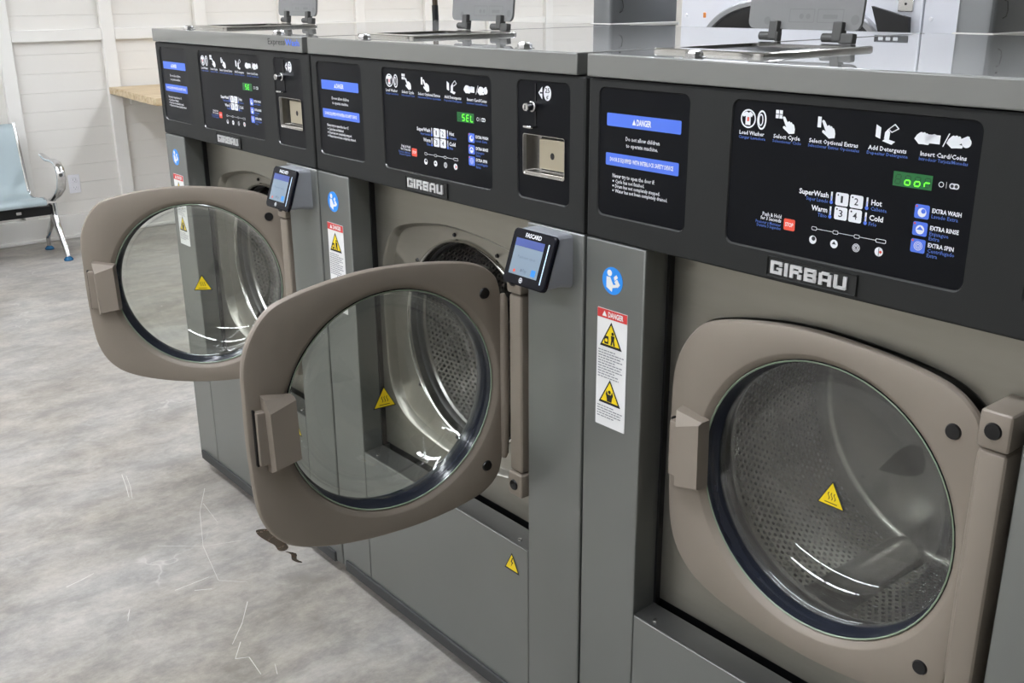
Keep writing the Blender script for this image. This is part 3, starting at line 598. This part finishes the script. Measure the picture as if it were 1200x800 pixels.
    m = MB(); m.loft([T(cir(.200, YD+.020)), cont(.94, YD+.020), cont(.985, YD+.017), cont(1.0, YD+.010), cont(.999, YD+.005), cont(.990, YD+.0015), cont(.974, YD), T(cir(.1985, YD)), T(cir(.1960, YD+.0010)), T(cir(.1884, YD+.0085)), T(cir(.1875, YD+.012)), T(cir(.200, YD+.024)), T(cir(.200, YD+.020))])
    do = part('door', m, 'taupe', w, (HX, HY, 0), angle=30)
    ctr = (CX-HX, CZ)
    part('door_gasket', MB().lathe([(.1878, YD+.0085-HY), (.1850, YD+.0080-HY), (.1835, YD+.0105-HY), (.1830, YD+.0200-HY), (.1810, YD+.0215-HY), (.1812, YD+.0300-HY), (.1795, YD+.0330-HY), (.1810, YD+.046-HY), (.192, YD+.044-HY), (.194, YD+.024-HY)], *ctr, 72), 'rubber_navy', do, angle=60)
    part('glass_rim', MB().lathe([(.1874, YD+.0070-HY), (.1862, YD+.0062-HY), (.1852, YD+.0070-HY), (.1850, YD+.0085-HY)], *ctr, 72), 'glass_green', do, angle=60)
    part('door_glass', MB().lathe([(r, YD+d_-HY) for r, d_ in ((.1800, .0320), (.172, .0345), (.150, .0390), (.12, .0425), (.08, .0448), (.04, .0458), (.0002, .046))], *ctr, 72), 'door_glass', do, angle=80, label='clear round door glass')
    part('door_glass_bowl', MB().lathe([(r, YD+d_-HY) for r, d_ in [(.1790, .034)]+[(.1735*max(.001, math.cos(t_))**.62, .038+.078*math.sin(t_)**.9) for t_ in [PI/2*q/22 for q in range(23)]]], *ctr, 72), 'door_glass', do, angle=80)
    ys_ = YD+.046-HY-.0022; tri = lambda r: [(ctr[0]-.0005-r*1.02, ctr[1]-.005-r*.80), (ctr[0]-.0005+r*1.02, ctr[1]-.005-r*.80), (ctr[0]-.0005, ctr[1]-.005+r)]
    part('hot_sticker_border', MB().flat(tri(.0205), ys_+.0003), 'print_black', do, recalc=False)
    part('hot_sticker', MB().flat(tri(.0182), ys_), 'sticker_yellow', do, label='yellow hot-surface triangle sticker', recalc=False)
    m = MB()
    for dx in (-.0045, 0, .0045):
        wv = [(ctr[0]+dx+.0012*math.sin(t*2*PI), ctr[1]-.0115+.0105*t) for t in [i/8 for i in range(9)]]
        m.flat([(x-.0006, z) for x, z in wv]+[(x+.0006, z) for x, z in wv[::-1]], ys_-.0003)
    m.flat([(ctr[0]-.010, ctr[1]-.0165), (ctr[0]+.009, ctr[1]-.0165), (ctr[0]+.009, ctr[1]-.0153), (ctr[0]-.010, ctr[1]-.0153)], ys_-.0003)
    part('hot_sticker_mark', m, 'print_black', do, recalc=False)
    for s in (1, -1): part('cap', cp, None, do, (CX+.1702-HX, YD-HY, CZ+s*.1567))
    # handle: faceted pull at the free edge
    hx, hz = ctr; f_ = YD-HY
    Bc = [(-.2255, .066), (-.177, .0575), (-.1745, -.046), (-.2225, -.058)]; Fc = [(-.2190, .040), (-.1775, .0545), (-.1755, -.043), (-.2165, -.052)]
    m = MB(); m.loft([[(hx+a, f_+.002, hz+b) for a, b in Bc], [(hx+a, f_-.014, hz+b) for a, b in Bc[:0]+[(-.2245, .062), (-.1772, .0572), (-.1748, -.0455), (-.2215, -.0565)]], [(hx+a, f_-.021, hz+b) for a, b in Fc]], True, True)
    m.rbox(hx-.2375, hx-.2200, f_-.013, f_+.004, hz-.043, hz+.043, .002, 2)
    part('door_handle', m, 'taupe', do, angle=20)
    part('handle_gap_shade', MB().box(hx-.2400, hx-.2370, f_-.006, f_+.002, hz-.045, hz+.045), 'rubber_black', do)  # solid black bar paints the shade of the narrow gap beside the handle
    # hinge leaf joining flange and bar
    m = MB(); m.tube([(.006, .025, CZ+.150), (.007, .025, CZ+.142), (.008, .025, CZ+.07), (.008, .025, CZ), (.008, .025, CZ-.07), (.007, .025, CZ-.142), (.006, .025, CZ-.150)], [.004, .007, .0085, .009, .0085, .007, .004], 14); part('hinge_leaf', m, 'taupe', do, angle=60)
    return w

def add_reader(w):
    """tilted payment terminal on the right pillar: local frame with the face in the x-v plane"""
    xa, xb = .664, .7615; zt, zb, yt, yb = .9415, .8665, -.031, -.057
    m = MB(); a, b = (.672, .7615), (.860, .9435)
    base = [(x, 0.0, z) for x, z in rrect(a[0], a[1], b[0], b[1], .008, 4)]
    fr = [(x, yb+(yt-yb)*(z-b[0])/(b[1]-b[0])+.006, z) for x, z in rrect(a[0]-.001, a[1]-.001, b[0]+.004, b[1], .008, 4)]
    mid = [(x, y_*.5, z) for (x, y_, z) in fr]
    m.loft([base, mid, fr], True, True)
    r = part('card_reader', m, 'reader_grey', w, label='grey wedge-shaped card reader with lit screen')
    d = Vector((0, yt-yb, zt-zb)); H = d.length; d.normalize(); nn = Vector((0, -d.z, d.y)).normalized()
    if nn.y > 0: nn = -nn
    o = Vector((xa, yb, zb))
    def tr(mb):
        q = MB(); q.v = [tuple(o+Vector((x, 0, 0))+d*z-nn*y_) for x, y_, z in mb.v]; q.f = mb.f; return q
    WX = xb-xa; c0 = rrect(0, WX, -.004, H+.002, .008, 5); c1 = rrect(.002, WX-.002, -.002, H, .007, 5)
    part('bezel', tr(MB().loft([[(x, .0055, z) for x, z in c0], [(x, 0, z) for x, z in c0], [(x, -.0015, z) for x, z in c1]], True, True)), 'reader_black', r, angle=30)
    k = -.0018; sx0, sx1, sz0, sz1 = .0115, .0765, .0115, H-.0125
    part('screen', tr(MB().flat([(sx0, sz0), (sx1, sz0), (sx1, sz1), (sx0, sz1)], k)), 'screen_light', r, recalc=False)
    part('screen_header', tr(MB().flat([(sx0, sz1-.012), (sx1, sz1-.012), (sx1, sz1), (sx0, sz1)], k-.0003)), 'screen_blue', r, recalc=False)
    m = MB(); text(m, 'Payment open', sx0+.013, sx0+.053, sz0+.026, .0042, k-.0003, res=1, bold=0); text(m, 'Pay', sx0+.031, sx0+.040, sz0+.0055, .0055, k-.0003); m.flat(circ(sx0+.0275, sz0+.008, .0024, 10), k-.0003)
    part('screen_lettering', tr(m), 'screen_text', r, recalc=False)
    m = MB(); m.flat([(sx0+.050, sz0+.003), (sx0+.060, sz0+.003), (sx0+.060, sz0+.013), (sx0+.050, sz0+.013)], k-.0003); part('screen_blue_mark', tr(m), 'sticker_blue', r, recalc=False)
    m = MB(); m.flat(circ(sx0+.012, sz0+.0055, .0026, 10), k-.0003); part('screen_red_mark', tr(m), 'print_red', r, recalc=False)
    m = MB(); text(m, 'FASCARD', .030, .066, H-.0092, .0062, k, bold=.03); m.plate(circ(.043, .0045, .0040, 16), [circ(.043, .0045, .0031, 16)[::-1]], k); m.flat([(.0406, .0040), (.0454, .0040), (.0454, .0052), (.0406, .0052)], k); m.flat([(.0424, .0022), (.0436, .0022), (.0436, .0068), (.0424, .0068)], k-.0002)
    part('bezel_lettering', tr(m), 'print_white', r, recalc=False)
    part('light_bar', tr(MB().flat([(.0845, .006), (.0868, .006), (.0868, H-.012), (.0845, H-.012)], k)), 'light_bar', r, recalc=False)
    return r

def seven_seg(w, s):
    c = child(w, 'control_panel'); y = .0022-.0004-.0003
    SEG = {'a': (0, 1), 'b': (1, 1), 'c': (1, 0), 'd': (0, 0), 'e': (-1, 0), 'f': (-1, 1), 'g': (0, .5)}
    CH = {'o': 'cdeg', 'r': 'eg', 'S': 'afgcd', 'E': 'afged', 'L': 'fed', ' ': ''}
    on, offm = MB(), MB(); hw, hh, t = .0030, .0098, .0011
    for i, ch in enumerate(s):
        cx = .4822+i*.0113; z0 = 1.0868
        for k, (sx, sz) in SEG.items():
            sk_ = .08
            if sx == 0:
                zz = z0+sz*hh; q = [(cx-hw+.0005, zz-t/2), (cx+hw-.0005, zz-t/2), (cx+hw-.0005, zz+t/2), (cx-hw+.0005, zz+t/2)]
            else:
                xx = cx+sx*hw; za = z0+sz*hh/2+.0006; zb = z0+(sz+1)*hh/2-.0006; q = [(xx-t/2, za), (xx+t/2, za), (xx+t/2, zb), (xx-t/2, zb)]
            q = [(x+(z-z0)*sk_, z) for x, z in q]
            (on if k in CH[ch] else offm).flat(q, y)
    part('lit_segments', on, 'segment_on', c, recalc=False)['kind'] = 'stuff'; part('unlit_segments', offm, 'segment_off', c, recalc=False)['kind'] = 'stuff'

w3 = make_washer()
w2 = copy_tree(w3); w2.location.x = -WW*SC
w1 = copy_tree(w3); w1.location.x = -2*WW*SC
child(w2, 'door').rotation_euler.z = math.radians(84.3); child(w1, 'door').rotation_euler.z = math.radians(54.6)
w3['label'] = 'grey front-loading washer nearest the camera, its round glass door shut'
w2['label'] = 'grey front-loading washer in the middle of the row, door swung wide open'
w1['label'] = 'grey front-loading washer farthest from the camera, door open, ExpressWash lettering on its lid'
add_reader(w2); add_reader(w1)
seven_seg(w3, ' oor'); seven_seg(w2, ' SEL'); seven_seg(w1, ' SE ')
m = MB(); text(m, 'Express', .627, .700, 1.1865, .0118, -.0049, bold=.0); part('express_lettering', m, 'print_black', child(w1, 'lid'), recalc=False)
m = MB(); text(m, 'Wash', .702, .7595, 1.1865, .0118, -.0049, bold=.02); part('wash_lettering', m, 'print_blue', child(w1, 'lid'), recalc=False)

# ================================================================ things behind the washers
def pillar(x0, x1, y0, y1, label):
    t = thing('steel_housing', label, 'housing', (x0, y0, 0), 'tall grey housings behind the washers'); dx, dy = x1-x0, y1-y0
    part('body', MB().rbox(0, dx, 0, dy, 0, 1.75, .012, 4), 'pillar_grey', t)
    part('base_strip', MB().rbox(-.003, dx+.003, -.003, dy+.003, 1.196, 1.206, .002, 1), 'trim_paint', t)
    m = MB(); m.tube([(dx+.001, .030, 1.232), (dx+.004, .036, 1.236), (dx+.004, .040, 1.246), (dx+.003, .037, 1.262), (dx+.001, .030, 1.264)], .0012, 6); part('hasp', m, 'hinge_grey', t)
    part('rivet', MB().cyl((dx-.001, .034, 1.276), (dx+.002, .034, 1.276), .0025, 8), 'rubber_black', t)
pillar(-.972, -.900, .935, 1.19, 'tall grey steel housing behind the lid of the middle washer')
pillar(.026, .102, .935, 1.25, 'tall grey steel housing behind the lid of the nearest washer')
m = MB(); m.cyl((-1.765, 1.02, 0), (-1.80, 1.02, 1.6), .009, 12)
t = thing('mop_handle', 'thin dark pole leaning behind the farthest washer', 'pole', (0, 0, 0)); part('pole', m, 'pole_brown', t, angle=60)
part('grip', MB().cyl((-1.7905, 1.02, 1.17), (-1.793, 1.02, 1.245), .0105, 12), 'rubber_black', t)
part('foot', MB().cyl((-1.765, 1.02, 0), (-1.766, 1.02, .05), .014, 12), 'rubber_black', t)

def dryer(x0, label, marker=True):
    t = thing('tumble_dryer', label, 'dryer', (x0, 2.3, 0), 'white tumble dryers behind the washers'); wd = 1.052
    part('body', MB().rbox(0, wd, 0, 1.1, .02, 1.95, .006, 2), 'dryer_white', t); part('plinth', MB().box(.02, wd-.02, .03, 1.05, 0, .02), 'black_base', t)
    cx, cz = .53, .83
    def sq(a, b, yy, n=72, p=2.9): return [(cx+a*math.copysign(abs(math.cos(q))**(2/p), math.cos(q)), yy, cz+b*math.copysign(abs(math.sin(q))**(2/p), math.sin(q))) for q in [2*PI*i/n for i in range(n)]]
    d = part('door', MB().loft([sq(.455, .426, 0), sq(.455, .426, -.025), sq(.449, .420, -.032), sq(.434, .405, -.032), sq(.430, .401, -.020)]), 'dryer_ring', t, angle=40)
    part('door_seal', MB().loft([sq(.432, .403, -.021), sq(.400, .371, -.026), sq(.360, .328, -.018)]), 'rubber_black', d, angle=50)
    part('door_glass', MB().loft([sq(.362, .330, -.018), sq(.20, .18, -.006), sq(.01, .01, -.002)], cap1=True), 'dryer_glass', d, angle=50)
    m = MB(); m.prism([(cx+.36, cz+.40), (cx+.50, cz+.365), (cx+.505, cz+.31), (cx+.40, cz+.30)], -.045, -.028); part('hinge_arm', m, 'rubber_black', d)
    if marker: part('marker', MB().rbox(cx-.385, cx-.372, -.036, -.030, cz+.352, cz+.372, .002, 1), 'amber', d)
    part('seam_strip', MB().rbox(.0, wd, -.002, .01, 1.2575, 1.2635, .001, 1), 'panel_black', t)
    k = part('control_label', MB().rbox(.885, 1.012, -.003, .01, 1.274, 1.297, .002, 2), 'panel_black', t)
    for i in range(3): part('white_mark', MB().flat(rrect(.902+i*.028, .920+i*.028, 1.280, 1.291, .002, 2), -.0034), 'print_white', k, recalc=False)
    pl = part('lock_plate', MB().rbox(.965, 1.020, -.006, .002, 1.212, 1.257, .002, 2), 'screw_steel', t); part('keyhole', MB().cyl((.993, -.0075, 1.237), (.993, -.004, 1.237), .004, 10), 'rubber_black', pl)
    part('knob', MB().cyl((.03, -.006, 1.19), (.03, .002, 1.19), .006, 10), 'outlet_white', t)
dryer(-1.872, 'white tumble dryer with dark door, left one seen over the washer lids')
dryer(-.815, 'white tumble dryer, right one, half hidden by the grey steel housing', False)

# ================================================================ counter at the left wall
t = thing('wall_counter', 'pale butcher-block counter fixed to the white shiplap wall', 'counter', (0, 0, 0))
cx0, cx1 = -4.834, -4.02; n = 12; wd = (cx1-cx0)/n
for i in range(n):
    part('stave', MB().rbox(cx0+i*wd+.0004, cx0+(i+1)*wd-.0004, .975-.06*i/(n-1)+(.004*(i % 2)), 3.6, .764, .800, .0015, 1), 'butcher_block', t)
part('support_panel', MB().rbox(cx0, cx0+.028, 1.08, 3.55, .70, .763, .002, 1), 'trim_paint', t)
for yy in (1.62, 2.69, 3.4):
    m = MB(); m.prism([(cx0, .70), (cx0, .763), (cx0+.55, .763), (cx0+.55, .735)], 0, .03); part('bracket', m, 'trim_paint', t, (0, yy, 0))
# ================================================================ outlet
t = thing('wall_outlet', 'white duplex wall outlet between the bench and the counter', 'outlet', (XW+.004, .728, .292))
part('cover_plate', MB().rbox(0, .007, -.031, .031, -.051, .051, .003, 2), 'outlet_white', t)
for s in (-1, 1):
    r_ = part('receptacle', MB().rbox(.006, .0085, -.015, .015, -.014, .014, .005, 3), 'outlet_white', t, (0, 0, s*.021))
    m = MB(); m.box(.0082, .0088, -.0075, -.0055, -.003, .006); m.box(.0082, .0088, .0055, .0075, -.003, .006); m.box(.0082, .0088, -.002, .002, -.009, -.005); part('slots', m, 'print_grey', r_)

# ================================================================ bench
t = thing('waiting_bench', 'pale blue metal waiting bench with chrome arm against the shiplap wall', 'bench', (0, 0, 0))
def seat_shell(y0, y1):
    prof = [(-4.365, .288), (-4.362, .300), (-4.372, .312), (-4.40, .317), (-4.48, .305), (-4.58, .292), (-4.625, .296), (-4.650, .315), (-4.664, .36), (-4.685, .45), (-4.712, .56), (-4.728, .63), (-4.738, .652), (-4.752, .655)]
    m = MB(); k = len(prof); th = .006; cs = []
    for yy in (y0, y1):
        a = [(x, yy, z) for x, z in prof]; cs.append(a)
    m.loft(cs, close=False)
    b = [[(x-.004, yy, z-.005) for x, z in prof] for yy in (y0, y1)]; m.loft(b, close=False)
    m.loft([cs[0], b[0]], close=False); m.loft([cs[1], b[1]], close=False)
    return m
for y0 in (-.04, -.52, -1.0):
    s_ = part('seat_shell', seat_shell(y0, y0+.475), 'bench_blue', t, angle=60)
    for yy in (y0+.004, y0+.471):
        part('edge_rail', MB().tube([(-4.372, yy, .306), (-4.40, yy, .312), (-4.48, yy, .300), (-4.58, yy, .288), (-4.628, yy, .292), (-4.652, yy, .315), (-4.668, yy, .37), (-4.69, yy, .46), (-4.716, yy, .565), (-4.732, yy, .635), (-4.744, yy, .657)], .0105, 10, (1, .8)), 'chrome', s_, angle=60)
bm2 = part('beam', MB().rbox(-4.50, -4.43, -1.05, .468, .222, .268, .003, 2), 'bench_black', t)
part('beam_clip', MB().rbox(-4.4305, -4.428, .30, .325, .24, .255, .001, 1), 'screw_steel', bm2)
def end_frame(yy):
    a = part('armrest', MB().tube([(-4.47, yy, .292), (-4.42, yy, .300), (-4.34, yy, .335), (-4.275, yy, .375), (-4.245, yy, .425), (-4.25, yy, .470), (-4.285, yy, .498), (-4.35, yy, .503), (-4.43, yy, .497), (-4.49, yy, .507), (-4.535, yy, .515)], [.013, .014, .016, .017, .017, .016, .015, .014, .014, .013, .010], 12, (1.35, .75), (0, 1, 0)), 'chrome', t, angle=60)
    part('leg', MB().tube([(-4.465, yy, .275), (-4.46, yy, .225), (-4.43, yy, .165), (-4.365, yy, .085), (-4.335, yy, .045), (-4.325, yy, .018)], [.022, .021, .018, .015, .013, .012], 12, (1, .8)), 'chrome', t, angle=60)
    part('leg', MB().tube([(-4.47, yy, .225), (-4.53, yy, .155), (-4.60, yy, .10), (-4.635, yy, .065), (-4.64, yy, .018)], [.02, .017, .014, .012, .011], 12, (1, .8)), 'chrome', t, angle=60)
    for fx in (-4.325, -4.64): part('foot', MB().lathe([(0, 0), (.022, .0), (.024, .006), (.016, .015), (.0105, .02)], 0, 0, 16), 'foot_blue', t, (fx, yy, 0)).rotation_euler = (PI/2, 0, 0)
end_frame(.488); end_frame(-1.07)
